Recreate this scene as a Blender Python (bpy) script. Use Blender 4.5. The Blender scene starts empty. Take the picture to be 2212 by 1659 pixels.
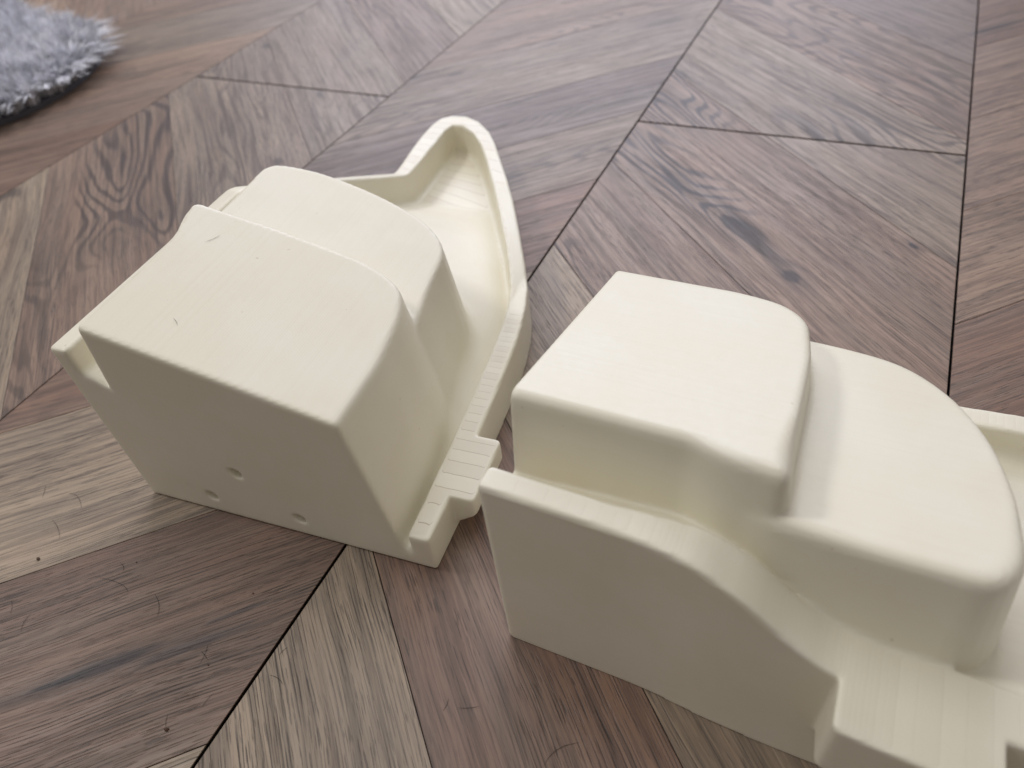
import bpy, math, random
import numpy as np
from mathutils import Matrix, Vector
random.seed(7); rng = np.random.default_rng(7)
S = 0.30                       # metres per working unit (camera height above the floor)
scene = bpy.context.scene

# ------------------------------------------------------------------ camera
R = np.array([[0.90408573, -0.22880378, 0.3609402],
              [0.41530418, 0.66952884, -0.61583567],
              [-0.10075434, 0.70666821, 0.70033464]])
cam_d = bpy.data.cameras.new('camera'); cam = bpy.data.objects.new('camera', cam_d)
scene.collection.objects.link(cam)
M = Matrix([list(R[0]) + [0], list(R[1]) + [0], list(R[2]) + [S], [0, 0, 0, 1]])
cam.matrix_world = M
cam_d.sensor_width = 36.0; cam_d.lens = 1600.0 / 2212 * 36
cam_d.clip_start = 0.005; cam_d.clip_end = 60
cam_d.dof.use_dof = True; cam_d.dof.focus_distance = 0.33; cam_d.dof.aperture_fstop = 9.0
scene.camera = cam

# ------------------------------------------------------------------ world and lamps
w = bpy.data.worlds.new('World'); scene.world = w; w.use_nodes = True
bg = w.node_tree.nodes['Background']
bg.inputs[0].default_value = (1.0, 0.92, 0.86, 1); bg.inputs[1].default_value = 0.31

def area(name, loc, target, size, power, col, shape='RECTANGLE', sy=None):
    d = bpy.data.lights.new(name, 'AREA'); o = bpy.data.objects.new(name, d)
    scene.collection.objects.link(o)
    d.shape = shape; d.size = size
    if sy: d.size_y = sy
    d.energy = power; d.color = col
    v = Vector(target) - Vector(loc)
    o.location = loc; o.rotation_euler = v.to_track_quat('-Z', 'Y').to_euler()
    return o
kd = Vector((-0.62, -0.02, 0.78)).normalized()
area('ceiling_lamp', kd * 2.3, (0, 0.15, 0), 0.34, 11.5, (1.0, 0.975, 0.96), 'DISK')
area('window_light', (-0.95, 2.5, 1.3), (-0.2, 0.3, 0), 2.4, 45, (0.83, 0.85, 1.0), 'RECTANGLE', 1.4)
area('overhead_fill', (-0.45, 0.95, 2.3), (-0.1, 0.15, 0), 1.3, 13.5, (0.98, 0.98, 1.0), 'RECTANGLE', 1.3)  # added soft fill from overhead, split off from the window light

scene.view_settings.view_transform = 'Standard'; scene.view_settings.look = 'None'
scene.view_settings.exposure = 0.0; scene.view_settings.gamma = 1.0
try: scene.cycles.use_denoising = True
except Exception: pass
scene.cycles.max_bounces = 8; scene.cycles.diffuse_bounces = 6

# ------------------------------------------------------------------ helpers
def link(o): scene.collection.objects.link(o); return o
def mesh_obj(name, V, F, mat, parent=None, normals=None, smooth=True):
    me = bpy.data.meshes.new(name)
    V = np.asarray(V, np.float32); F = np.asarray(F, np.int32); k = F.shape[1]
    me.vertices.add(len(V)); me.vertices.foreach_set('co', V.ravel())
    me.loops.add(F.size); me.loops.foreach_set('vertex_index', F.ravel())
    me.polygons.add(len(F)); me.polygons.foreach_set('loop_start', np.arange(0, F.size, k, dtype=np.int32))
    me.polygons.foreach_set('use_smooth', np.full(len(F), smooth))
    me.update(calc_edges=True); me.validate()
    if normals is not None: me.normals_split_custom_set_from_vertices(normals.tolist())
    if mat: me.materials.append(mat)
    o = link(bpy.data.objects.new(name, me))
    if parent: o.parent = parent
    return o
def tag(o, label=None, cat=None, group=None, kind=None):
    for k, v in (('label', label), ('category', cat), ('group', group), ('kind', kind)):
        if v: o[k] = v
    return o
class NT:
    def __init__(s, name):
        s.m = bpy.data.materials.new(name); s.m.use_nodes = True
        s.t = s.m.node_tree; s.bsdf = s.t.nodes['Principled BSDF']
    def n(s, typ, **kw):
        x = s.t.nodes.new(typ)
        for k, v in kw.items():
            if k.startswith('i_'):
                key = k[2:]; key = int(key) if key.isdigit() else key.replace('_', ' ')
                s.set(x.inputs[key], v)
            else: setattr(x, k, v)
        return x
    def set(s, sock, v):
        if isinstance(v, bpy.types.NodeSocket): s.t.links.new(v, sock)
        else: sock.default_value = v
    def math(s, op, a, b=0.0, c=None, clamp=False):
        x = s.t.nodes.new('ShaderNodeMath'); x.operation = op; x.use_clamp = clamp
        s.set(x.inputs[0], a); s.set(x.inputs[1], b)
        if c is not None: s.set(x.inputs[2], c)
        return x.outputs[0]
    def maprange(s, v, a, b, c=0.0, d=1.0, interp='SMOOTHSTEP'):
        x = s.t.nodes.new('ShaderNodeMapRange'); x.interpolation_type = interp
        s.set(x.inputs[0], v)
        for i, q in enumerate((a, b, c, d)): s.set(x.inputs[i + 1], q)
        return x.outputs[0]
    def mix(s, f, a, b, mode='MIX'):
        x = s.t.nodes.new('ShaderNodeMix'); x.data_type = 'RGBA'; x.blend_type = mode
        s.set(x.inputs[0], f); s.set(x.inputs[6], a); s.set(x.inputs[7], b)
        return x.outputs[2]
    def noise(s, vec, scale, detail=3.0, rough=0.55, dist=0.0):
        x = s.n('ShaderNodeTexNoise'); s.set(x.inputs['Vector'], vec)
        x.inputs['Scale'].default_value = scale; x.inputs['Detail'].default_value = detail
        x.inputs['Roughness'].default_value = rough; x.inputs['Distortion'].default_value = dist
        return x.outputs['Fac']
    def vmul(s, vec, xyz):
        x = s.t.nodes.new('ShaderNodeVectorMath'); x.operation = 'MULTIPLY'
        s.set(x.inputs[0], vec); x.inputs[1].default_value = xyz; return x.outputs[0]

# ------------------------------------------------------------------ materials
def cream_material():
    q = NT('cream_printed_plastic'); b = q.bsdf
    geo = q.n('ShaderNodeNewGeometry'); P = geo.outputs['Position']
    sep = q.n('ShaderNodeSeparateXYZ', i_0=P)
    z = sep.outputs[2]
    wob = q.noise(P, 60, 2)
    h = 0.00027
    zz = q.math('DIVIDE', q.math('ADD', z, q.math('MULTIPLY', wob, 0.000012)), h)
    fr = q.math('FRACT', zz)
    # a layer edge: rounded bead profile
    bead = q.math('SUBTRACT', 1.0, q.math('POWER', q.math('ABSOLUTE', q.math('SUBTRACT', q.math('MULTIPLY', fr, 2.0), 1.0)), 4.0))
    lay = q.n('ShaderNodeTexNoise', noise_dimensions='1D'); q.set(lay.inputs['W'], q.math('FLOOR', zz)); lay.inputs['Scale'].default_value = 0.61; lay.inputs['Detail'].default_value = 2
    infill = q.noise(q.vmul(P, (1, 1, 0.3)), 900, 2)
    hgt = q.math('ADD', q.math('MULTIPLY', bead, 0.55), q.math('ADD', q.math('MULTIPLY', lay.outputs['Fac'], 0.8), q.math('MULTIPLY', infill, 0.45)))
    bump = q.n('ShaderNodeBump'); bump.inputs['Strength'].default_value = 0.45; bump.inputs['Distance'].default_value = 0.00014
    q.set(bump.inputs['Height'], hgt)
    q.set(b.inputs['Normal'], bump.outputs[0])
    flat = q.math('MULTIPLY', q.maprange(q.n('ShaderNodeSeparateXYZ', i_0=geo.outputs['Normal']).outputs[2], 0.985, 0.9995), q.n('ShaderNodeAttribute', attribute_name='band').outputs['Fac'])
    seam_ao = q.math('MULTIPLY', q.maprange(q.math('ABSOLUTE', q.math('SUBTRACT', q.math('MULTIPLY', fr, 2.0), 1.0)), 0.93, 0.985), flat)
    mott = q.noise(P, 22, 4, 0.6); fine = q.noise(P, 400, 2)
    c = q.mix(q.maprange(mott, 0.35, 0.68), (0.81, 0.772, 0.635, 1), (0.83, 0.80, 0.68, 1))
    c = q.mix(q.math('MULTIPLY', q.math('SUBTRACT', lay.outputs['Fac'], 0.35, clamp=True), 0.26), c, (0.70, 0.63, 0.47, 1))
    c = q.mix(q.math('MULTIPLY', q.math('MULTIPLY', q.maprange(lay.outputs['Fac'], 0.35, 0.65), flat), 0.24), c, (0.62, 0.54, 0.46, 1))
    c = q.mix(q.math('MULTIPLY', seam_ao, 0.75), c, (0.42, 0.34, 0.25, 1))  # occlusion-like shade in the layer grooves, put into the colour
    speck = q.maprange(q.noise(P, 260, 1), 0.79, 0.84)
    c = q.mix(q.math('MULTIPLY', speck, 0.35), c, (0.45, 0.36, 0.24, 1))
    q.set(b.inputs['Base Color'], c)
    q.set(b.inputs['Roughness'], q.maprange(fine, 0.3, 0.7, 0.33, 0.44))
    b.inputs['Specular IOR Level'].default_value = 0.42
    return q.m
CREAM = cream_material()

def gpt(px, py):
    v = R @ np.array([px - 1106, -(py - 829.5), -1600.0]); return -v[0] / v[2], -v[1] / v[2]
KN = [(1711, 598, -45, .030, .018, .9), (1973, 531, -45, .016, .008, 1), (225, 1438, 45, .085, .0115, 1), (400, 1400, 45, .09, .008, .7), (130, 1472, 45, .055, .006, 1), (520, 1320, 45, .05, .0035, .7), (1470, 160, -45, .05, .014, .6),
      (165, 160, 45, .05, .01, .5), (690, 205, -45, .03, .012, .5), (985, 160, 45, .035, .014, .5), (600, 580 - 230, -45, .03, .02, .6), (575, 100, -45, .03, .02, .5),
      (2075, 590 - 240, 45, .02, .01, .6), (1590, 470, -45, .07, .012, .5), (2150, 60, 45, .12, .012, .8)]
KNOTS = [(*gpt(a, b), math.radians(c), d, e, f) for a, b, c, d, e, f in KN]
def wood_material():
    q = NT('oak_laminate'); b = q.bsdf
    g = q.n('ShaderNodeAttribute', attribute_name='grain').outputs['Vector']
    tone = q.n('ShaderNodeAttribute', attribute_name='tone').outputs['Color']
    fig = q.n('ShaderNodeAttribute', attribute_name='figure').outputs['Fac']
    s = q.n('ShaderNodeSeparateXYZ', i_0=g)
    # slight wander of the grain
    wand = q.noise(q.vmul(g, (3, 5, 1)), 1.6, 2)
    gv = q.math('ADD', s.outputs[1], q.math('MULTIPLY', q.math('SUBTRACT', wand, 0.5), 0.016))
    G = q.n('ShaderNodeCombineXYZ', i_0=s.outputs[0], i_1=gv, i_2=s.outputs[2]).outputs[0]
    # broad colour clouds
    cloud = q.noise(q.vmul(G, (5, 22, 1)), 1.0, 4, 0.6)
    streak = q.noise(q.vmul(G, (9, 260, 1)), 1.0, 5, 0.65)
    fine = q.noise(q.vmul(G, (28, 800, 1)), 1.0, 3, 0.6)
    # cathedral figure: contour lines of a stretched field
    field = q.noise(q.vmul(G, (4.0, 17, 1)), 1.0, 1.5, 0.4, 0.3)
    ring = q.math('SINE', q.math('MULTIPLY', field, 125.0))
    ring = q.math('ADD', ring, q.math('MULTIPLY', q.math('SUBTRACT', streak, 0.5), 3.0))
    ringm = q.maprange(ring, -0.2, 1.0)
    area_ = q.maprange(q.noise(q.vmul(G, (2.6, 12, 1)), 1.0, 1), 0.46, 0.62)
    ringf = q.math('MULTIPLY', q.math('MULTIPLY', ringm, area_), fig)
    # pores: short dashes
    pore = q.maprange(q.noise(q.vmul(G, (75, 1050, 1)), 1.0, 2, 0.5), 0.56, 0.66)
    porez = q.maprange(q.noise(q.vmul(G, (8, 40, 1)), 1.0, 2), 0.38, 0.58)
    pore = q.math('MULTIPLY', pore, q.math('ADD', 0.35, q.math('MULTIPLY', porez, 0.65)))
    line = q.maprange(q.noise(q.vmul(G, (6, 420, 1)), 1.0, 3, 0.7), 0.56, 0.64)
    # brushed relief: long, nearly parallel dark lines about 1.6 mm apart, broken up along their length
    ph = q.math('ADD', q.math('MULTIPLY', gv, 2 * math.pi / 0.0017), q.math('MULTIPLY', q.noise(q.vmul(G, (10, 170, 1)), 1.0, 3, 0.6), 15.0))
    bl = q.maprange(q.math('SINE', ph), 0.45, 0.98)
    bl = q.math('MULTIPLY', bl, q.maprange(q.noise(q.vmul(G, (32, 420, 1)), 1.0, 3, 0.6), 0.40, 0.60))
    bl = q.math('MULTIPLY', bl, q.math('ADD', 0.45, q.math('MULTIPLY', q.maprange(q.noise(q.vmul(G, (5, 26, 1)), 1.0, 2), 0.4, 0.6), 0.55)))
    # knots and cracks
    vor = q.n('ShaderNodeTexVoronoi'); q.set(vor.inputs['Vector'], q.vmul(G, (7.0, 15.0, 1))); vor.inputs['Scale'].default_value = 1.0
    vor.inputs['Randomness'].default_value = 1.0
    kd_ = q.math('ADD', vor.outputs['Distance'], q.math('MULTIPLY', q.math('SUBTRACT', q.noise(q.vmul(G, (60, 90, 1)), 1.0, 3), 0.5), 0.10))
    pick = q.math('GREATER_THAN', q.n('ShaderNodeSeparateColor', i_0=vor.outputs['Color']).outputs[0], 0.88)
    knot = q.math('MULTIPLY', q.maprange(kd_, 0.03, 0.16, 1.0, 0.0), pick)
    halo = q.math('MULTIPLY', q.maprange(kd_, 0.06, 0.42, 1.0, 0.0), pick)
    crack = q.maprange(q.noise(q.vmul(G, (9, 130, 1.7)), 1.0, 3, 0.6), 0.70, 0.755)
    c = q.mix(q.maprange(cloud, 0.33, 0.68), q.mix(0.34, tone, (0.062, 0.043, 0.037, 1)), tone)
    c = q.mix(q.math('MULTIPLY', q.maprange(q.noise(q.vmul(G, (3, 60, 1)), 1.0, 3), 0.42, 0.64), 0.18), c, (0.33, 0.285, 0.225, 1))
    c = q.mix(q.math('MULTIPLY', q.maprange(q.noise(q.vmul(G, (7, 34, 1)), 1.3, 3), 0.48, 0.68), 0.16), c, (0.215, 0.125, 0.10, 1))
    c = q.mix(q.math('MULTIPLY', q.maprange(streak, 0.44, 0.62), 0.40), c, (0.050, 0.037, 0.034, 1))
    c = q.mix(q.math('MULTIPLY', q.maprange(fine, 0.48, 0.64), 0.22), c, (0.06, 0.044, 0.04, 1))
    c = q.mix(q.math('MULTIPLY', ringf, 0.78), c, (0.045, 0.033, 0.032, 1))
    c = q.mix(q.math('MULTIPLY', bl, 0.80), c, (0.035, 0.026, 0.024, 1))
    c = q.mix(q.math('MULTIPLY', line, 0.30), c, (0.045, 0.033, 0.03, 1))
    c = q.mix(q.math('MULTIPLY', pore, 0.55), c, (0.030, 0.022, 0.020, 1))
    # the knots and the long crack seen in the photograph, placed on the floor
    pp = q.n('ShaderNodeSeparateXYZ', i_0=q.n('ShaderNodeNewGeometry').outputs['Position'])
    wobk = q.math('MULTIPLY', q.math('SUBTRACT', q.noise(q.vmul(G, (55, 220, 1)), 1.0, 3), 0.5), 0.9)
    for kx, ky, kang, ru, rv, ks in KNOTS:
        ca, sa = math.cos(kang), math.sin(kang)
        dx = q.math('SUBTRACT', pp.outputs[0], kx * S); dy = q.math('SUBTRACT', pp.outputs[1], ky * S)
        uu = q.math('DIVIDE', q.math('ADD', q.math('MULTIPLY', dx, ca), q.math('MULTIPLY', dy, sa)), ru * S)
        vv = q.math('DIVIDE', q.math('SUBTRACT', q.math('MULTIPLY', dy, ca), q.math('MULTIPLY', dx, sa)), rv * S)
        rr = q.math('ADD', q.math('SQRT', q.math('ADD', q.math('MULTIPLY', uu, uu), q.math('MULTIPLY', vv, vv))), wobk)
        c = q.mix(q.math('MULTIPLY', q.maprange(rr, 0.8, 3.2, 1.0, 0.0), 0.35 * ks), c, (0.06, 0.042, 0.04, 1))
        c = q.mix(q.math('MULTIPLY', q.maprange(rr, 0.55, 1.15, 1.0, 0.0), 0.85 * ks), c, (0.022, 0.018, 0.022, 1))
    c = q.mix(q.math('MULTIPLY', halo, 0.45), c, (0.055, 0.038, 0.035, 1))
    c = q.mix(q.math('MULTIPLY', q.math('ADD', knot, q.math('MULTIPLY', crack, 0.75), clamp=True), 0.85), c, (0.022, 0.018, 0.020, 1))
    q.set(b.inputs['Base Color'], c)
    hh = q.math('SUBTRACT', q.math('MULTIPLY', fine, 0.5), q.math('ADD', pore, q.math('MULTIPLY', bl, 1.1)))
    bump = q.n('ShaderNodeBump'); bump.inputs['Strength'].default_value = 0.5; bump.inputs['Distance'].default_value = 0.00022
    q.set(bump.inputs['Height'], hh); q.set(b.inputs['Normal'], bump.outputs[0])
    q.set(b.inputs['Roughness'], q.math('ADD', q.maprange(streak, 0.3, 0.7, 0.38, 0.50), q.math('MULTIPLY', q.noise(q.vmul(G, (14, 14, 1)), 1.0, 3), 0.10)))
    b.inputs['Specular IOR Level'].default_value = 0.55
    return q.m
WOOD = wood_material()
def plain(name, col, rough=0.7, var=0.25, scale=60):
    q = NT(name); n = q.noise(q.n('ShaderNodeNewGeometry').outputs['Position'], scale, 3)
    q.set(q.bsdf.inputs['Base Color'], q.mix(q.math('MULTIPLY', q.maprange(n, 0.3, 0.7), var), (*col, 1), (col[0] * .45, col[1] * .45, col[2] * .45, 1)))
    q.bsdf.inputs['Roughness'].default_value = rough
    return q.m
CORE = plain('laminate_core', (0.030, 0.022, 0.018), 0.8)
HAIR = plain('dark_hair', (0.02, 0.014, 0.012), 0.45)
CRUMB = plain('brown_crumb', (0.10, 0.055, 0.035), 0.7)
RUGB = plain('rug_backing', (0.10, 0.10, 0.12), 0.9)
def fur_material():
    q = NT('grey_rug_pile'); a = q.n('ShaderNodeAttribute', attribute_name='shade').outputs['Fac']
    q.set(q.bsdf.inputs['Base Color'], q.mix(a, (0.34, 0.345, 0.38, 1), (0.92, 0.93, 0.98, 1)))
    q.bsdf.inputs['Roughness'].default_value = 0.75
    return q.m
FUR = fur_material()

# ------------------------------------------------------------------ floor: laminate boards with diagonal printed slats
floor = mesh_obj('floor', [(-9, -5, -0.012), (9, -5, -0.012), (9, 9, -0.012), (-9, 9, -0.012)], [(0, 1, 2, 3)], CORE, smooth=False)
tag(floor, kind='structure')
def clip(poly, a, b, c):        # keep a*x+b*y >= c
    out = []
    for i in range(len(poly)):
        p, q_ = poly[i], poly[(i + 1) % len(poly)]
        dp = a * p[0] + b * p[1] - c; dq = a * q_[0] + b * q_[1] - c
        if dp >= 0: out.append(p)
        if dp * dq < 0:
            t = dp / (dp - dq); out.append((p[0] + t * (q_[0] - p[0]), p[1] + t * (q_[1] - p[1])))
    return out
def inset(poly, d):
    n = len(poly); out = []
    for i in range(n):
        p0, p1, p2 = Vector(poly[i - 1]), Vector(poly[i]), Vector(poly[(i + 1) % n])
        e1 = (p1 - p0).normalized(); e2 = (p2 - p1).normalized()
        n1 = Vector((-e1.y, e1.x)); n2 = Vector((-e2.y, e2.x))
        m = n1 + n2
        m = m / max(0.25, m.dot(m)) * 2
        out.append(tuple(p1 + m * d))
    return out
def area2(p): return sum(p[i - 1][0] * p[i][1] - p[i][0] * p[i - 1][1] for i in range(len(p))) / 2
def slab(name, poly, top, bev, drop, thick, mat, parent, attrs=None):
    if area2(poly) < 0: poly = poly[::-1]
    n = len(poly); ins = inset(poly, bev)
    V = [(x, y, top) for x, y in ins] + [(x, y, top - drop) for x, y in poly] + [(x, y, top - thick) for x, y in poly]
    me = bpy.data.meshes.new(name)
    F = [list(range(n))]
    for i in range(n):
        j = (i + 1) % n
        F.append([i, n + i, n + j, j]); F.append([n + i, 2 * n + i, 2 * n + j, n + j])
    me.from_pydata(V, [], F); me.update()
    me.materials.append(mat)
    o = link(bpy.data.objects.new(name, me)); o.parent = parent
    if attrs:
        ang, rid, tone, fig = attrs
        ca, sa = math.cos(ang), math.sin(ang)
        at = me.attributes.new('grain', 'FLOAT_VECTOR', 'POINT')
        at.data.foreach_set('vector', np.array([(x * ca + y * sa, -x * sa + y * ca, rid) for x, y, z in V], np.float32).ravel())
        at = me.attributes.new('tone', 'FLOAT_COLOR', 'POINT')
        at.data.foreach_set('color', np.array([(*tone, 1)] * len(V), np.float32).ravel())
        at = me.attributes.new('figure', 'FLOAT', 'POINT')
        at.data.foreach_set('value', np.full(len(V), fig, np.float32))
    return o
T = dict(dark=(0.212, 0.130, 0.092), red=(0.278, 0.168, 0.118), mid=(0.312, 0.212, 0.158), pale=(0.400, 0.312, 0.226),
         grey=(0.345, 0.266, 0.206), tan=(0.385, 0.262, 0.186), dgrey=(0.222, 0.162, 0.138))
X0 = -0.619; W = 0.846
# column: (direction, slat boundaries in x+y or y-x, tone of the slat ABOVE each boundary, figure, cross joints)
cols = {
 0: ('m', [-2.0, -1.35, -0.75, -0.11, 0.304, 0.72, 1.13, 1.715, 2.28, 2.75, 3.3, 3.9, 4.4, 5.0],
     ['mid', 'dark', 'pale', 'red', 'pale', 'mid', 'mid', 'grey', 'mid', 'dgrey', 'mid', 'grey', 'mid'],
     [0, 0, .1, .15, .1, 1.1, 1.3, .9, .7, .6, .4, .5, .5], [-1.62, 1.98, 5.58]),
 -1: ('p', [-0.9, -0.4, 0.2, 0.74, 1.306, 1.85, 2.27, 2.68, 3.09, 3.65, 4.2, 4.75, 5.3, 5.8],
     ['mid', 'grey', 'pale', 'dark', 'pale', 'red', 'grey', 'dgrey', 'grey', 'tan', 'mid', 'grey', 'mid'],
     [0, 0, 0, .15, .2, .3, .5, .7, .5, .6, .4, .5, .4], [-0.35, 3.25, 6.85]),
 -2: ('m', [-4, -3.3, -2.7, -2.1, -1.55, -1.02, -0.49, 0.07, 0.605, 1.015, 1.5, 2.1, 2.7, 3.3],
     ['mid', 'mid', 'mid', 'mid', 'pale', 'mid', 'grey', 'grey', 'mid', 'pale', 'mid', 'grey', 'mid'],
     [.4, .4, .4, .7, 1, 1, .6, .3, .5, .4, .4, .4, .5], [-1.63, 1.97, 5.57]),
 -3: ('p', [0.5, 1.1, 1.7, 2.3, 2.9, 3.4, 3.93, 4.35, 4.78, 5.4, 6.0, 6.6, 7.2, 7.8],
     ['mid', 'red', 'pale', 'mid', 'mid', 'red', 'mid', 'tan', 'grey', 'mid', 'red', 'tan', 'mid'],
     [.4] * 13, [-0.5, 3.1, 6.7]),
 -4: ('m', [-5, -4, -3.4, -2.8, -2.2, -1.6, -1.1, -0.5, 0.1, 0.7, 1.2, 1.8, 2.4, 3.0],
     ['mid', 'pale', 'mid', 'red', 'mid', 'tan', 'mid', 'grey', 'mid', 'red', 'mid', 'tan', 'mid'], [.5] * 13, [-1.6, 2.0, 5.6]),
 -5: ('p', [2, 2.6, 3.2, 3.8, 4.4, 5.0, 5.6, 6.2, 6.8, 7.4, 8.0, 8.6, 9.2, 9.8],
     ['mid', 'pale', 'mid', 'red', 'mid', 'tan', 'mid', 'grey', 'mid', 'red', 'mid', 'tan', 'mid'], [.5] * 13, [-0.5, 3.1, 6.7]),
 1: ('p', [-2.6, -2.0, -1.4, -0.8, -0.2, 0.4, 1.075, 1.49, 1.95, 2.44, 2.9, 3.5, 4.1, 4.7],
     ['mid', 'grey', 'mid', 'mid', 'pale', 'red', 'tan', 'mid', 'mid', 'dark', 'mid', 'grey', 'tan'],
     [.4, .4, .4, .4, .5, .1, .2, .7, .4, .2, .4, .4, .4], [-0.4, 3.2, 6.8]),
 2: ('m', [-1, -.4, .2, .8, 1.4, 2.0, 2.6, 3.2, 3.8, 4.4, 5.0, 5.6, 6.2, 6.8],
     ['mid', 'pale', 'mid', 'red', 'mid', 'tan', 'mid', 'grey', 'mid', 'red', 'mid', 'tan', 'mid'], [.5] * 13, [-1.6, 2.0, 5.6]),
}
GAPL, GAPC = 0.0018, 0.0042
rid = 0
YMIN, YMAX = -0.6, 4.6
for ci in sorted(cols):
    dr, bs, tones, figs, cross = cols[ci]
    xa = (X0 + W * ci + GAPL) * S; xb = (X0 + W * (ci + 1) - GAPL) * S
    if ci == 0: xa = (X0 + 0.0032) * S
    if ci == -1: xb = (X0 - 0.0022) * S
    if ci == 0: xb = (X0 + W - 0.0024) * S
    if ci == 1: xa = (X0 + W + 0.0024) * S
    ys = [YMIN] + [c for c in cross if YMIN < c < YMAX] + [YMAX]
    for k in range(len(ys) - 1):
        ya = (ys[k] + GAPC) * S; yb = (ys[k + 1] - GAPC) * S
        rect = [(xa, ya), (xb, ya), (xb, yb), (xa, yb)]
        core = slab('laminate_board', inset(rect, 0.0004), -0.0006, 0.0002, 0.0002, 0.0075, CORE, floor)
        for i in range(len(bs) - 1):
            a, b_ = (1, 1) if dr == 'm' else (-1, 1)
            p = clip(clip(rect, a, b_, bs[i] * S + 0.00032), -a, -b_, -bs[i + 1] * S + 0.00032)
            if len(p) < 3 or abs(area2(p)) < 2e-5: continue
            rid += 1
            jit = 1 + 0.10 * math.sin(rid * 12.9)
            tone = tuple(c * jit for c in T[tones[i]])
            slab('wood_slat', p, 0.0, 0.00010, 0.00010, 0.0006, WOOD, core,
                 (math.radians(-45 if dr == 'm' else 45), rid * 1.37, tone, figs[i]))

# ------------------------------------------------------------------ moulded parts as implicit solids
def sd_poly(P, X, Y):
    P = np.asarray(P, float); d = np.full(X.shape, 1e9); s = np.ones(X.shape)
    n = len(P)
    for i in range(n):
        a = P[i]; b = P[i - 1]
        ex, ey = b - a; wx = X - a[0]; wy = Y - a[1]
        t = np.clip((wx * ex + wy * ey) / (ex * ex + ey * ey), 0, 1)
        bx = wx - ex * t; by = wy - ey * t
        d = np.minimum(d, bx * bx + by * by)
        c1 = Y >= a[1]; c2 = Y < b[1]; c3 = ex * wy > ey * wx
        flip = (c1 & c2 & c3) | (~c1 & ~c2 & ~c3)
        s = np.where(flip, -s, s)
    return (s * np.sqrt(d)).astype(np.float32)
def smin(a, b, k):
    h = np.maximum(k - np.abs(a - b), 0) / k
    return np.minimum(a, b) - h * h * k * 0.25
def smax(a, b, k): return -smin(-a, -b, k)
def rnd(pts, r=0.03, n=5):      # round the corners of an outline (per-corner radius as third value)
    out = []; m = len(pts)
    for i in range(m):
        p0 = np.array(pts[i - 1][:2]); p1 = np.array(pts[i][:2]); p2 = np.array(pts[(i + 1) % m][:2])
        rr = pts[i][2] if len(pts[i]) > 2 else r
        l1 = np.linalg.norm(p0 - p1); l2 = np.linalg.norm(p2 - p1)
        k = min(rr, l1 * 0.48, l2 * 0.48)
        if k < 1e-4: out.append(tuple(p1)); continue
        a = p1 + (p0 - p1) / l1 * k; b = p1 + (p2 - p1) / l2 * k
        for t in np.linspace(0, 1, n): out.append(tuple((1 - t) ** 2 * a + 2 * t * (1 - t) * p1 + t * t * b))
    return out
def surface_nets(F, o, v):
    nx, ny, nz = F.shape; sgn = F < 0
    cnt = np.zeros((nx - 1, ny - 1, nz - 1), np.uint8)
    for dx in (0, 1):
        for dy in (0, 1):
            for dz in (0, 1):
                cnt += sgn[dx:nx - 1 + dx, dy:ny - 1 + dy, dz:nz - 1 + dz]
    act = (cnt > 0) & (cnt < 8)
    I, J, K = np.nonzero(act); idx = np.full(act.shape, -1, np.int32); idx[I, J, K] = np.arange(len(I))
    pos = np.zeros((len(I), 3)); num = np.zeros(len(I))
    C = [(0,0,0),(1,0,0),(0,1,0),(1,1,0),(0,0,1),(1,0,1),(0,1,1),(1,1,1)]
    for a in range(8):
        for b in range(a + 1, 8):
            if sum(abs(C[a][k] - C[b][k]) for k in range(3)) != 1: continue
            fa = F[I + C[a][0], J + C[a][1], K + C[a][2]]; fb = F[I + C[b][0], J + C[b][1], K + C[b][2]]
            cr = (fa < 0) != (fb < 0); t = np.where(cr, fa / np.where(cr, fa - fb, 1), 0)
            p = np.array(C[a])[None] + t[:, None] * (np.array(C[b]) - np.array(C[a]))[None]
            pos += np.where(cr[:, None], p, 0); num += cr
    pos /= num[:, None]
    V = (np.stack([I, J, K], 1) + pos) * v + np.array(o)
    quads = []
    for ax in range(3):
        u_, v_ = [(1, 2), (2, 0), (0, 1)][ax]
        sl0 = [slice(None)] * 3; sl1 = [slice(None)] * 3
        sl0[ax] = slice(0, -1); sl1[ax] = slice(1, None)
        a = sgn[tuple(sl0)]; b = sgn[tuple(sl1)]
        e = a != b
        lim = [slice(None)] * 3; lim[u_] = slice(1, -1); lim[v_] = slice(1, -1)
        ok = np.zeros(e.shape, bool); ok[tuple(lim)] = True
        E = np.argwhere(e & ok); inside = a[tuple(E.T)]
        def cell(du, dv):
            q_ = E.copy(); q_[:, u_] -= du; q_[:, v_] -= dv; return idx[tuple(q_.T)]
        Q = np.stack([cell(1, 1), cell(0, 1), cell(0, 0), cell(1, 0)], 1)
        Q[~inside] = Q[~inside][:, ::-1]
        quads.append(Q)
    return V, np.concatenate(quads)
def vnormals(V, Q):
    d1 = V[Q[:, 2]] - V[Q[:, 0]]; d2 = V[Q[:, 3]] - V[Q[:, 1]]; n = np.cross(d1, d2)
    N = np.zeros_like(V)
    for k in range(4): np.add.at(N, Q[:, k], n)
    return N / np.maximum(np.linalg.norm(N, axis=1, keepdims=True), 1e-12), n

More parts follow.
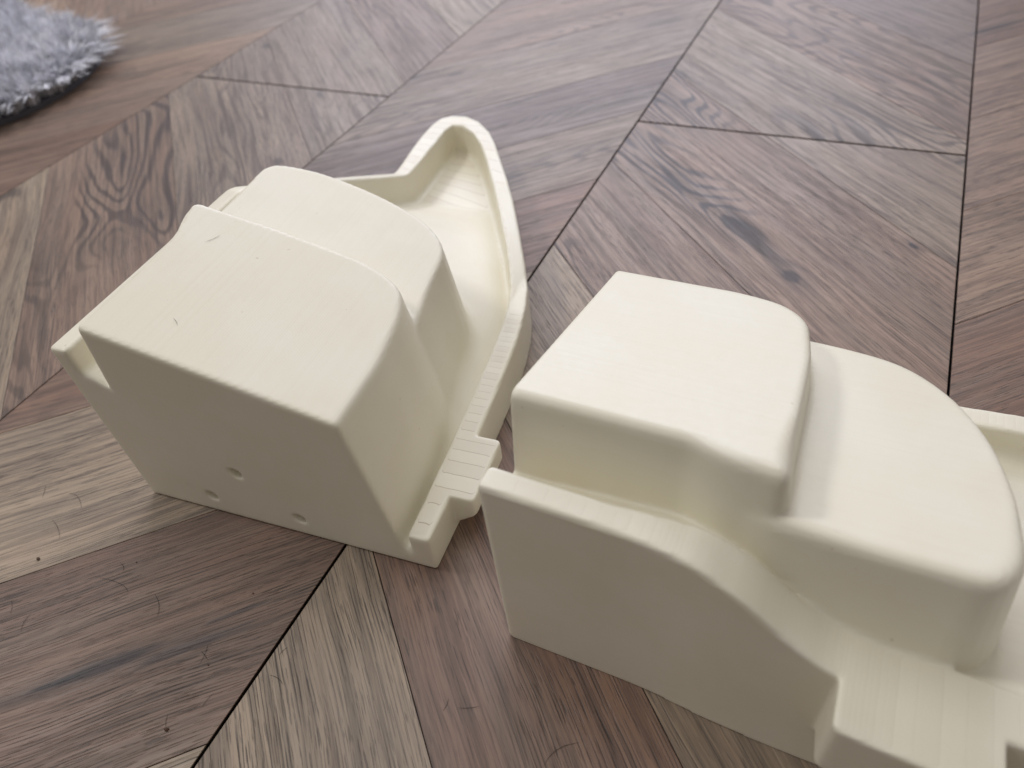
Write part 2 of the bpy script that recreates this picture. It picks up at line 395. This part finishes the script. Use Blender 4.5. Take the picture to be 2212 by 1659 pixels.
def taubin(V, Q, it=3):
    n = len(V); a = np.concatenate([Q[:, k] for k in range(4)] * 2)
    b = np.concatenate([Q[:, (k + 1) % 4] for k in range(4)] + [Q[:, (k + 3) % 4] for k in range(4)])
    deg = np.bincount(a, minlength=n)[:, None]
    for _ in range(it):
        for lam in (0.55, -0.57):
            m = np.stack([np.bincount(a, V[b, k], minlength=n) for k in range(3)], 1) / deg
            V = V + lam * (m - V)
    return V
def interp(x, pts): return np.interp(x, [p[0] for p in pts], [p[1] for p in pts])
def smooth1(x, pts, w_=0.03):
    return sum(interp(x + o, pts) for o in (-w_, -w_ / 2, 0, w_ / 2, w_)) / 5

def mould(name, label, frame, outline, recess, zn, zf, t1, t2, ext, kfun, tabbox, holes, mirror, depth=lambda s, d: 0.050 + 0.010 * np.clip((d - 0.3) / 0.2, 0, 1) + 0.022 * np.clip((d - 0.6) / 0.3, 0, 1), vox=0.0036):
    """s = across from the high edge, d = along from the cut face. frame(s,d)->world x,y."""
    smx, dmx, zmx = ext
    s = np.arange(-0.09 if tabbox[0] < 0 else -0.02, smx, vox); d = np.arange(-0.0198, dmx, vox); z = np.arange(-0.0197, zmx, vox)
    Sg, Dg = np.meshgrid(s, d, indexing='ij')
    out2 = sd_poly(outline, Sg, Dg); rec2 = sd_poly(recess, Sg, Dg)
    near = smooth1(Dg, zn, 0.014); far = smooth1(Dg, zf, 0.01)
    Rt = near + (far - near) * np.clip((Sg - 0.045) / (0.505 - 0.045), 0, 1)
    Fl = Rt - depth(Sg, Dg)
    u1 = sd_poly(t1, Sg, Dg); u2 = sd_poly(t2, Sg, Dg)
    z1 = 0.430 - 0.25 * Sg; z2 = 0.370 - 0.25 * Sg; kk = kfun(Sg, Dg)
    Z = z[None, None, :].astype(np.float32)
    e = lambda A: A[:, :, None].astype(np.float32)
    bodyo = e(out2)
    floor_s = smax(np.broadcast_to(bodyo, (len(s), len(d), len(z))), (Z - e(Fl)) * 0.93, 0.004)
    rimsolid = smax(smax(bodyo, (Z - e(Rt)) * 0.93, 0.006), -e(rec2) + 0 * Z, 0.005)
    body = smin(floor_s, rimsolid, e(0.010 + 0.008 * np.clip((Sg - 0.04) / 0.05, 0, 1))); del floor_s, rimsolid
    body = np.maximum(body, bodyo + 0 * Z)
    b1 = smax(e(u1) + 0.13 * (Z - e(z1)), (Z - e(z1)) * 0.97, e(kk))
    b2 = smax(e(u2) + 0.13 * (Z - e(z2)), (Z - e(z2)) * 0.97, e(kk))
    blocks = smin(b1, b2, 0.004)
    f = smin(body, blocks, e(0.007 + 0.012 * np.clip((Sg - 0.12) / 0.12, 0, 1)))
    ts0, ts1, td0, td1, tz, tdir = tabbox
    tb2 = sd_poly(rnd([(ts0, td0), (ts1, td0), (ts1, td1), (ts0, td1)], 0.010), Sg, Dg)
    if tdir > 0: und = (0.012 + (e(Sg) - 0.561) * 0.8) - Z
    else: und = (0.085 + (-e(Sg) - 0.0) * 0.7) - Z
    tab = smax(smax(e(tb2) + 0 * Z, und * 0.8, 0.005), (Z - e(Rt)) * 0.95, 0.004)
    f = np.minimum(f, tab)
    f = np.maximum(f, -Z)
    f = smax(f, -e(Dg) + 0 * Z, 0.007)
    for hs, hz in holes:
        hole = np.maximum(np.sqrt((e(Sg) - hs) ** 2 + (Z - hz) ** 2) - 0.0112, e(Dg) - 0.03)
        f = np.maximum(f, -hole)
    f = f.astype(np.float32)
    V, Q = surface_nets(f, (s[0], d[0], z[0]), vox)
    # part of every face, from the solid that made it
    c = V[Q].mean(1)
    V = taubin(V, Q)
    ii = np.clip(((c - [s[0], d[0], z[0]]) / vox + 0.5).astype(int), 0, np.array(f.shape) - 1)
    g3 = lambda A: np.broadcast_to(A, f.shape)[ii[:, 0], ii[:, 1], ii[:, 2]]
    B1, B2, TB = g3(b1), g3(b2), g3(tab)
    BO = g3(body); O2 = out2[ii[:, 0], ii[:, 1]]; RE = rec2[ii[:, 0], ii[:, 1]]; RT = Rt[ii[:, 0], ii[:, 1]]; FL = Fl[ii[:, 0], ii[:, 1]]
    N, fn = vnormals(V, Q)
    part = np.zeros(len(Q), int)
    front = c[:, 1] < 0.004
    part[(RE > -0.006) & (c[:, 2] > RT - 0.046) & ~front] = 1
    part[(np.minimum(B1, B2) < BO) & ~front] = 2
    part[(np.minimum(B1, B2) < BO) & (B2 < B1) & ~front] = 3
    part[(TB < 0.004) & ((O2 > 0.002)) ] = 4
    for hi, (hs, hz) in enumerate(holes):
        part[(np.hypot(c[:, 0] - hs, c[:, 2] - hz) < 0.0135) & (c[:, 1] > 0.002) & (c[:, 1] < 0.034)] = 5 + hi
    wx, wy = frame(V[:, 0], V[:, 1])
    Wv = np.stack([wx, wy, V[:, 2]], 1) * S
    if mirror: Q = Q[:, ::-1]
    Nw, _ = vnormals(Wv, Q)
    base = Vector((float(frame(np.array([.28]), np.array([.3]))[0][0]) * S, float(frame(np.array([.28]), np.array([.3]))[1][0]) * S, 0))
    root = link(bpy.data.objects.new(name, None)); root.location = base; root.empty_display_size = 0.02
    tag(root, label, 'printed part', 'cream printed mould pieces on the floor')
    for pi, pn in enumerate(['tray_base', 'tray_rim', 'upper_block', 'lower_block', 'locking_tab', 'dowel_hole', 'dowel_hole', 'dowel_hole']):
        sel = part == pi
        if not sel.any(): continue
        q_ = Q[sel]; us, inv = np.unique(q_, return_inverse=True)
        o = mesh_obj(pn, Wv[us] - np.array(base), inv.reshape(q_.shape), CREAM, root, Nw[us])
        at = o.data.attributes.new('band', 'FLOAT', 'POINT')
        at.data.foreach_set('value', np.full(len(us), 0.15 if mirror else 1.0, np.float32))
    return root

# frames
PA = np.array([-1.013585, 0.41810006]); uA = np.array([0.99614952, 0.08767058]); dA = np.array([-0.08767058, 0.99614952])
frA = lambda s, d: (PA[0] + s * uA[0] + d * dA[0], PA[1] + s * uA[1] + d * dA[1])
PB = np.array([-0.30614514, 0.41104153])
frB = lambda s, d: (PB[0] + d, PB[1] + s)

# piece A: nosed piece on the left
outA = [(0, -0.2), (0, 0.43), (0.004, 0.60), (0.020, 0.80), (0.040, 0.945), (0.036, 1.00), (0.024, 1.10), (0.019, 1.159), (0.018, 1.239), (0.026, 1.277), (0.051, 1.298), (0.096, 1.299), (0.143, 1.274),
        (0.195, 1.219), (0.236, 1.156), (0.27, 1.095), (0.334, 0.981), (0.386, 0.879), (0.442, 0.761), (0.491, 0.656), (0.522, 0.582), (0.537, 0.527), (0.546, 0.475), (0.551, 0.43),
        (0.555, 0.35), (0.559, 0.22), (0.561, 0.1), (0.561, -0.2)]
recA = [(0.034, -0.3), (0.034, 0.43), (0.040, 0.60), (0.056, 0.80), (0.074, 0.935), (0.080, 0.965), (0.079, 1.022), (0.074, 1.141), (0.071, 1.205), (0.080, 1.238), (0.108, 1.238), (0.156, 1.20),
        (0.2, 1.142), (0.247, 1.062), (0.312, 0.942), (0.378, 0.81), (0.425, 0.717), (0.465, 0.631), (0.490, 0.568), (0.503, 0.515), (0.509, 0.46), (0.513, 0.39), (0.516, 0.30), (0.522, 0.15), (0.525, 0.0), (0.525, -0.3)]
znA = [(-1, .35), (0.455, .35), (0.955, .1035), (1.3, .094), (3, .06)]
zfA = [(x, 0.0795 + 0.018 * max(0, x) + 0.065 * max(0, x) ** 2) for x in np.linspace(-0.1, 0.5, 41)] + [(0.56, .1048), (1.3, .094), (2, .08)]
t1A = rnd([(.093, -.2, 0), (.091, .11), (.086, .225), (.069, .275, .01), (.064, .309, .012), (.21, .312), (.372, .306, .05), (.440, .278, .05), (.462, .22, .05), (.475, .12), (.475, -.2, 0)], 0.02)
t2A = rnd([(.14, .0, 0), (.14, .20), (.066, .285, .02), (.048, .33, .02), (.043, .469), (.040, .535, .05), (.125, .558, .05), (.25, .550, .1), (.36, .52, .08), (.425, .465, .08), (.436, .36, .08), (.452, .28), (.47, .1), (.47, 0, 0)], 0.04)
kA = lambda s, d: 0.005 + 0.004 * np.clip((s - 0.40) / 0.05, 0, 1)
mould('printed_piece', 'cream printed mould piece with pointed tray nose and three holes in its flat face', frA, outA, recA, znA, zfA, t1A, t2A,
      (0.63, 1.37, 0.43), kA, (0.54, 0.601, 0.083, 0.210, 0.082, 1), [(.238, .134), (.152, .046), (.325, .046)], False)
# piece B: long piece on the right, its curved high wall towards the camera
outB = rnd([(0, -0.2, 0), (0, 0.20), (-0.010, 0.29), (-0.012, 0.40), (-0.012, 0.93, .12), (0.16, 1.10, .15), (0.40, 1.08, .15), (0.561, 0.86, .15), (0.561, -0.2, 0)], 0.05)
recB = rnd([(0.033, -0.3, 0), (0.034, 0.15), (0.050, 0.28), (0.046, 0.40), (0.042, 0.90, .1), (0.18, 1.06, .12), (0.38, 1.04, .12), (0.521, 0.84, .12), (0.524, -0.3, 0)], 0.05)
znB = [(-1, .362), (0, .352), (.10, .3495), (.20, .344), (.25, .336), (.30, .308), (.35, .262), (.39, .236), (.45, .226), (1.0, .204), (2, .17)]
zfB = [(x, 0.084 + 0.075 * max(0, x) ** 2) for x in np.linspace(-0.1, 0.6, 15)] + [(2, .111)]
t1B = rnd([(.100, -.2, 0), (.100, .210, .012), (.086, .252, .03), (.080, .312, .014), (.15, .307), (.33, .303, .03), (.425, .288, .04), (.463, .25, .04), (.474, .19), (.476, -.2, 0)], 0.02)
t2B = rnd([(.14, 0, 0), (.14, .19, .02), (.086, .258, .03), (.067, .30, .03), (.061, .42), (.064, .512, .05), (.11, .537, .04), (.225, .532, .06), (.32, .513, .06), (.40, .474, .06), (.455, .418, .06), (.470, .33, .05), (.472, 0, 0)], 0.04)
kB = lambda s, d: 0.006 + 0.011 * np.clip((0.20 - s) / 0.08, 0, 1) + 0.002 * np.clip((d - .2) / .1, 0, 1)
mould('printed_piece', 'cream printed mould piece at the right with tall curving side wall and two step block', frB, outB, recB, znB, zfB, t1B, t2B,
      (0.59, 1.12, 0.44), kB, (-0.066, 0.02, 0.403, 0.556, 0.22, -1), [], True,
      lambda s, d: 0.050 - 0.036 * np.clip((d - 0.05) / 0.30, 0, 1) * np.clip((0.38 - s) / 0.2, 0, 1))

# ------------------------------------------------------------------ rug
def rug():
    P = np.array([(-2.82, 1.37), (-2.73, 1.52), (-2.72, 1.70), (-2.78, 1.90), (-2.86, 2.02), (-2.96, 2.10), (-3.08, 2.20), (-3.35, 2.20), (-3.6, 2.30), (-4.0, 2.45), (-4.6, 2.4),
                  (-5.0, 1.8), (-4.8, 1.1), (-4.2, .75), (-3.4, .85), (-2.98, 1.22)]) * S
    P = np.array(rnd([tuple(p) for p in P], 0.03))
    root = link(bpy.data.objects.new('rug', None)); root.location = (float(P[:, 0].mean()), float(P[:, 1].mean()), 0)
    tag(root, 'fluffy pale grey shaggy rug lying on the wood floor in the top left corner', 'rug')
    off = np.array([P[:, 0].mean(), P[:, 1].mean(), 0])
    slabpts = [tuple(p - off[:2]) for p in P]
    if area2(slabpts) < 0: slabpts = slabpts[::-1]
    n = len(slabpts); V = [(x, y, 0.006) for x, y in slabpts] + [(x, y, 0.0005) for x, y in slabpts]
    me = bpy.data.meshes.new('rug_backing')
    me.from_pydata(V, [], [list(range(n))] + [[i, n + i, n + (i + 1) % n, (i + 1) % n] for i in range(n)]); me.materials.append(RUGB)
    o = link(bpy.data.objects.new('rug_backing', me)); o.parent = root
    # pile: many tapered locks in clumps, leaning outwards near the edge
    lo, hi = P.min(0), P.max(0); NC = 5200
    pts = rng.uniform(lo - 0, hi, (NC * 3, 2)); sd = sd_poly(P, pts[:, 0], pts[:, 1]); pts = pts[sd < -0.002]; sd = sd[sd < -0.002]
    # nearer (visible) part denser
    keep = (pts[:, 0] > -4.3 * S) | (rng.random(len(pts)) < 0.3); pts = pts[keep]; sd = sd[keep]
    eps = 1e-3
    gx = (sd_poly(P, pts[:, 0] + eps, pts[:, 1]) - sd) / eps; gy = (sd_poly(P, pts[:, 0], pts[:, 1] + eps) - sd) / eps
    edge = np.clip(1 + sd / 0.03, 0, 1)
    ang = rng.uniform(0, 2 * math.pi, len(pts)); swirl = np.sin(pts[:, 0] * 40) + np.cos(pts[:, 1] * 33)
    lx = gx * edge * 1.2 + 0.45 * np.cos(swirl * 1.5) + 0.5 * np.cos(ang); ly = gy * edge * 1.2 - 0.35 + 0.45 * np.sin(swirl * 1.5) + 0.5 * np.sin(ang)
    K = 11; V = []; F = []; sh = []
    b = np.repeat(pts, K, 0); lx = np.repeat(lx, K) + rng.normal(0, .13, len(b)); ly = np.repeat(ly, K) + rng.normal(0, .13, len(b))
    b = b + rng.normal(0, 0.0018, b.shape); m = len(b)
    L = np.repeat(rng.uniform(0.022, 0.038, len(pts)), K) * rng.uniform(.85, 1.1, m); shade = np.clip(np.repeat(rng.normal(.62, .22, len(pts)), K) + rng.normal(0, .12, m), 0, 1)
    a2 = rng.uniform(0, math.pi, m); wx = np.cos(a2) * 0.0010; wy = np.sin(a2) * 0.0010
    rows = []
    for t, wd in ((0, 1.0), (0.35, 1.15), (0.7, .8), (1.0, 0.12)):
        cx = b[:, 0] + lx * L * t * t * 0.75; cy = b[:, 1] + ly * L * t * t * 0.75
        cz = 0.005 + L * (t - 0.42 * t * t * np.minimum(1.2, np.hypot(lx, ly)))
        rows.append((np.stack([cx - wx * wd, cy - wy * wd, cz], 1), np.stack([cx + wx * wd, cy + wy * wd, cz], 1)))
    V = np.stack([r for pair in rows for r in pair], 1).reshape(-1, 3) - off
    base = np.arange(m)[:, None] * 8
    F = np.concatenate([base + np.array([[k, k + 1, k + 3, k + 2]]) for k in (0, 2, 4)])
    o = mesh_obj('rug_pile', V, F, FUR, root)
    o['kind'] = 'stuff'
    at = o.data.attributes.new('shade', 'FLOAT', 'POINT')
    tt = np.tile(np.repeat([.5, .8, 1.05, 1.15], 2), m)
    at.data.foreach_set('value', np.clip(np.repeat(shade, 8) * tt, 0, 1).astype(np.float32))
rug()

# ------------------------------------------------------------------ loose hairs and crumbs
C0 = np.array([0, 0, 1.0])
def ray(px):
    v = np.array([px[0] - 1106, -(px[1] - 829.5), -1600.0]); v = R @ v; return v / np.linalg.norm(v)
def on_floor(px, z=0.0): r = ray(px); t = (z - 1) / r[2]; return C0 + r * t
def on_top(px, P0, ax, a, b):
    r = ray(px); s0 = (C0[:2] - P0) @ ax; ds = r[:2] @ ax; t = (a + b * s0 - 1) / (r[2] - b * ds); return C0 + r * t
def hair(name, pts, rad, mat, label, cat, group=None):
    p = [Vector(q_) for q_ in pts]; n = 9; path = []
    for i in range(n):
        t = i / (n - 1); path.append((1 - t) ** 2 * p[0] + 2 * t * (1 - t) * p[1] + t * t * p[2])
    V = []; F = []
    for i, c in enumerate(path):
        tg = (path[min(n - 1, i + 1)] - path[max(0, i - 1)]).normalized(); a = tg.cross(Vector((0, 0, 1))).normalized(); b = a.cross(tg)
        r = rad * (1 - 0.75 * abs(2 * i / (n - 1) - 1) ** 3)
        for k in range(4):
            th = k * math.pi / 2; V.append(c + a * math.cos(th) * r + b * math.sin(th) * r)
    for i in range(n - 1):
        for k in range(4): F.append((i * 4 + k, i * 4 + (k + 1) % 4, i * 4 + 4 + (k + 1) % 4, i * 4 + 4 + k))
    o0 = sum(V, Vector()) / len(V)
    ob = mesh_obj(name, [tuple(v - o0) for v in V], F, mat); ob.location = o0
    return tag(ob, label, cat, group)
G = 'loose dark hairs on the floor'
def cp(x, y): return (x * 0.5, 864 + y * 0.5)
hairs = [(cp(430, 768), cp(545, 785), cp(553, 832), 'longest curved hair on the dark brown slat in front of the holed piece'),
         (cp(668, 838), cp(700, 885), cp(678, 937), 'upright curved hair right of the longest hair, on the dark brown slat'),
         (cp(897, 1056), cp(893, 1090), cp(860, 1142), 'thick dark hair lying beside the end of the dark crack, left of the black joint'),
         (cp(868, 1085), cp(885, 1100), cp(896, 1122), 'tiny hair crossing the thick dark hair near the black joint'),
         (cp(922, 1268), cp(893, 1290), cp(872, 1327), 'faint straight hair on the dark slat left of the black joint near the bottom'),
         (cp(726, 1358), cp(712, 1385), cp(716, 1412), 'short hair standing over the flat crumb near the bottom'),
         (cp(49, 866), cp(56, 895), cp(44, 922), 'short bent hair close to the left edge of the photo'),
         (cp(136, 922), cp(96, 950), cp(90, 1002), 'hair at the left below the short bent one'),
         (cp(295, 406), cp(345, 395), cp(352, 468), 'hook shaped hair on the pale slat left of the holed piece'),
         (cp(226, 518), cp(256, 545), cp(258, 598), 'curved hair on the pale slat below the hook shaped one'),
         (cp(196, 368), cp(194, 395), cp(182, 422), 'straight hair on the pale slat left of the hook shaped one'),
         (cp(1242, 1068), cp(1220, 1080), cp(1206, 1102), 'short fine hair on the pale slat right of the black joint'),
         (cp(1165, 1188), cp(1205, 1195), cp(1222, 1228), 'faint arched hair on the pale slat below the short fine one'),
         (cp(520, 704), cp(538, 716), cp(533, 738), 'small bent hair above the longest curved hair'),
         (cp(1938, 1286), cp(1934, 1320), cp(1913, 1342), 'short upright hair on the reddish slat below the gap between the pieces'),
         (cp(1978, 1330), cp(2030, 1334), cp(2072, 1322), 'flat curved hair beside the upright one on the reddish slat'),
         ((1175, 1655), (1192, 1610), (1252, 1604), 'long arched hair at the bottom centre below the right hand piece')]
for a, b, c, lab in hairs:
    if lab is None: continue
    q3 = [on_floor(p, 0.0006 * (1 if i != 1 else 3)) * S for i, p in enumerate((a, b, c))]
    hair('hair', q3, 0.00008, HAIR, lab, 'hair', G)
for (a, b, c), lab in ((((443, 522), (462, 517), (476, 507)), 'fine hair on top of the holed piece near its raised corner'),
                       (((374, 687), (382, 693), (383, 703)), 'tiny curled hair in the middle of the top of the holed piece')):
    q3 = [(on_top(p, PA, uA, 0.4310, -0.25)) * S for p in (a, b, c)]
    hair('hair', q3, 0.00007, HAIR, lab, 'hair', 'hairs on the holed piece')
def crumb(px, r, lab):
    c = on_floor(px, 0.0) * S; V = []; n = 7
    for k, (zz, rr) in enumerate(((0.0001, .9), (r * .5, 1.0), (r * .9, .5))):
        for i in range(n):
            th = i * 2 * math.pi / n; q_ = r * rr * random.uniform(.65, 1.2); V.append((math.cos(th) * q_, math.sin(th) * q_ * .8, zz))
    V.append((0, 0, r)); F = []
    for k in range(2):
        for i in range(n): F.append((k * n + i, k * n + (i + 1) % n, (k + 1) * n + (i + 1) % n, (k + 1) * n + i))
    for i in range(n): F.append((2 * n + i, 2 * n + (i + 1) % n, 3 * n, 3 * n))
    me = bpy.data.meshes.new('crumb'); me.from_pydata(V, [], [f if f[2] != f[3] else f[:3] for f in F]); me.materials.append(CRUMB)
    o = link(bpy.data.objects.new('crumb', me)); o.location = c
    tag(o, lab, 'crumb', 'crumbs on the floor')
crumb(cp(167, 688), 0.0012, 'round brown crumb on the pale slat at the left')
crumb(cp(590, 702), 0.0005, 'tiny crumb right of the small bent hair')
crumb(cp(720, 1424), 0.0011, 'flat pale brown crumb near the bottom under a short hair')
crumb(cp(900, 1146), 0.0005, 'tiny red brown crumb beside the thick hair near the black joint')
crumb(cp(1093, 836), 0.0005, 'tiny dark crumb on the brown slat above the dark streaks')
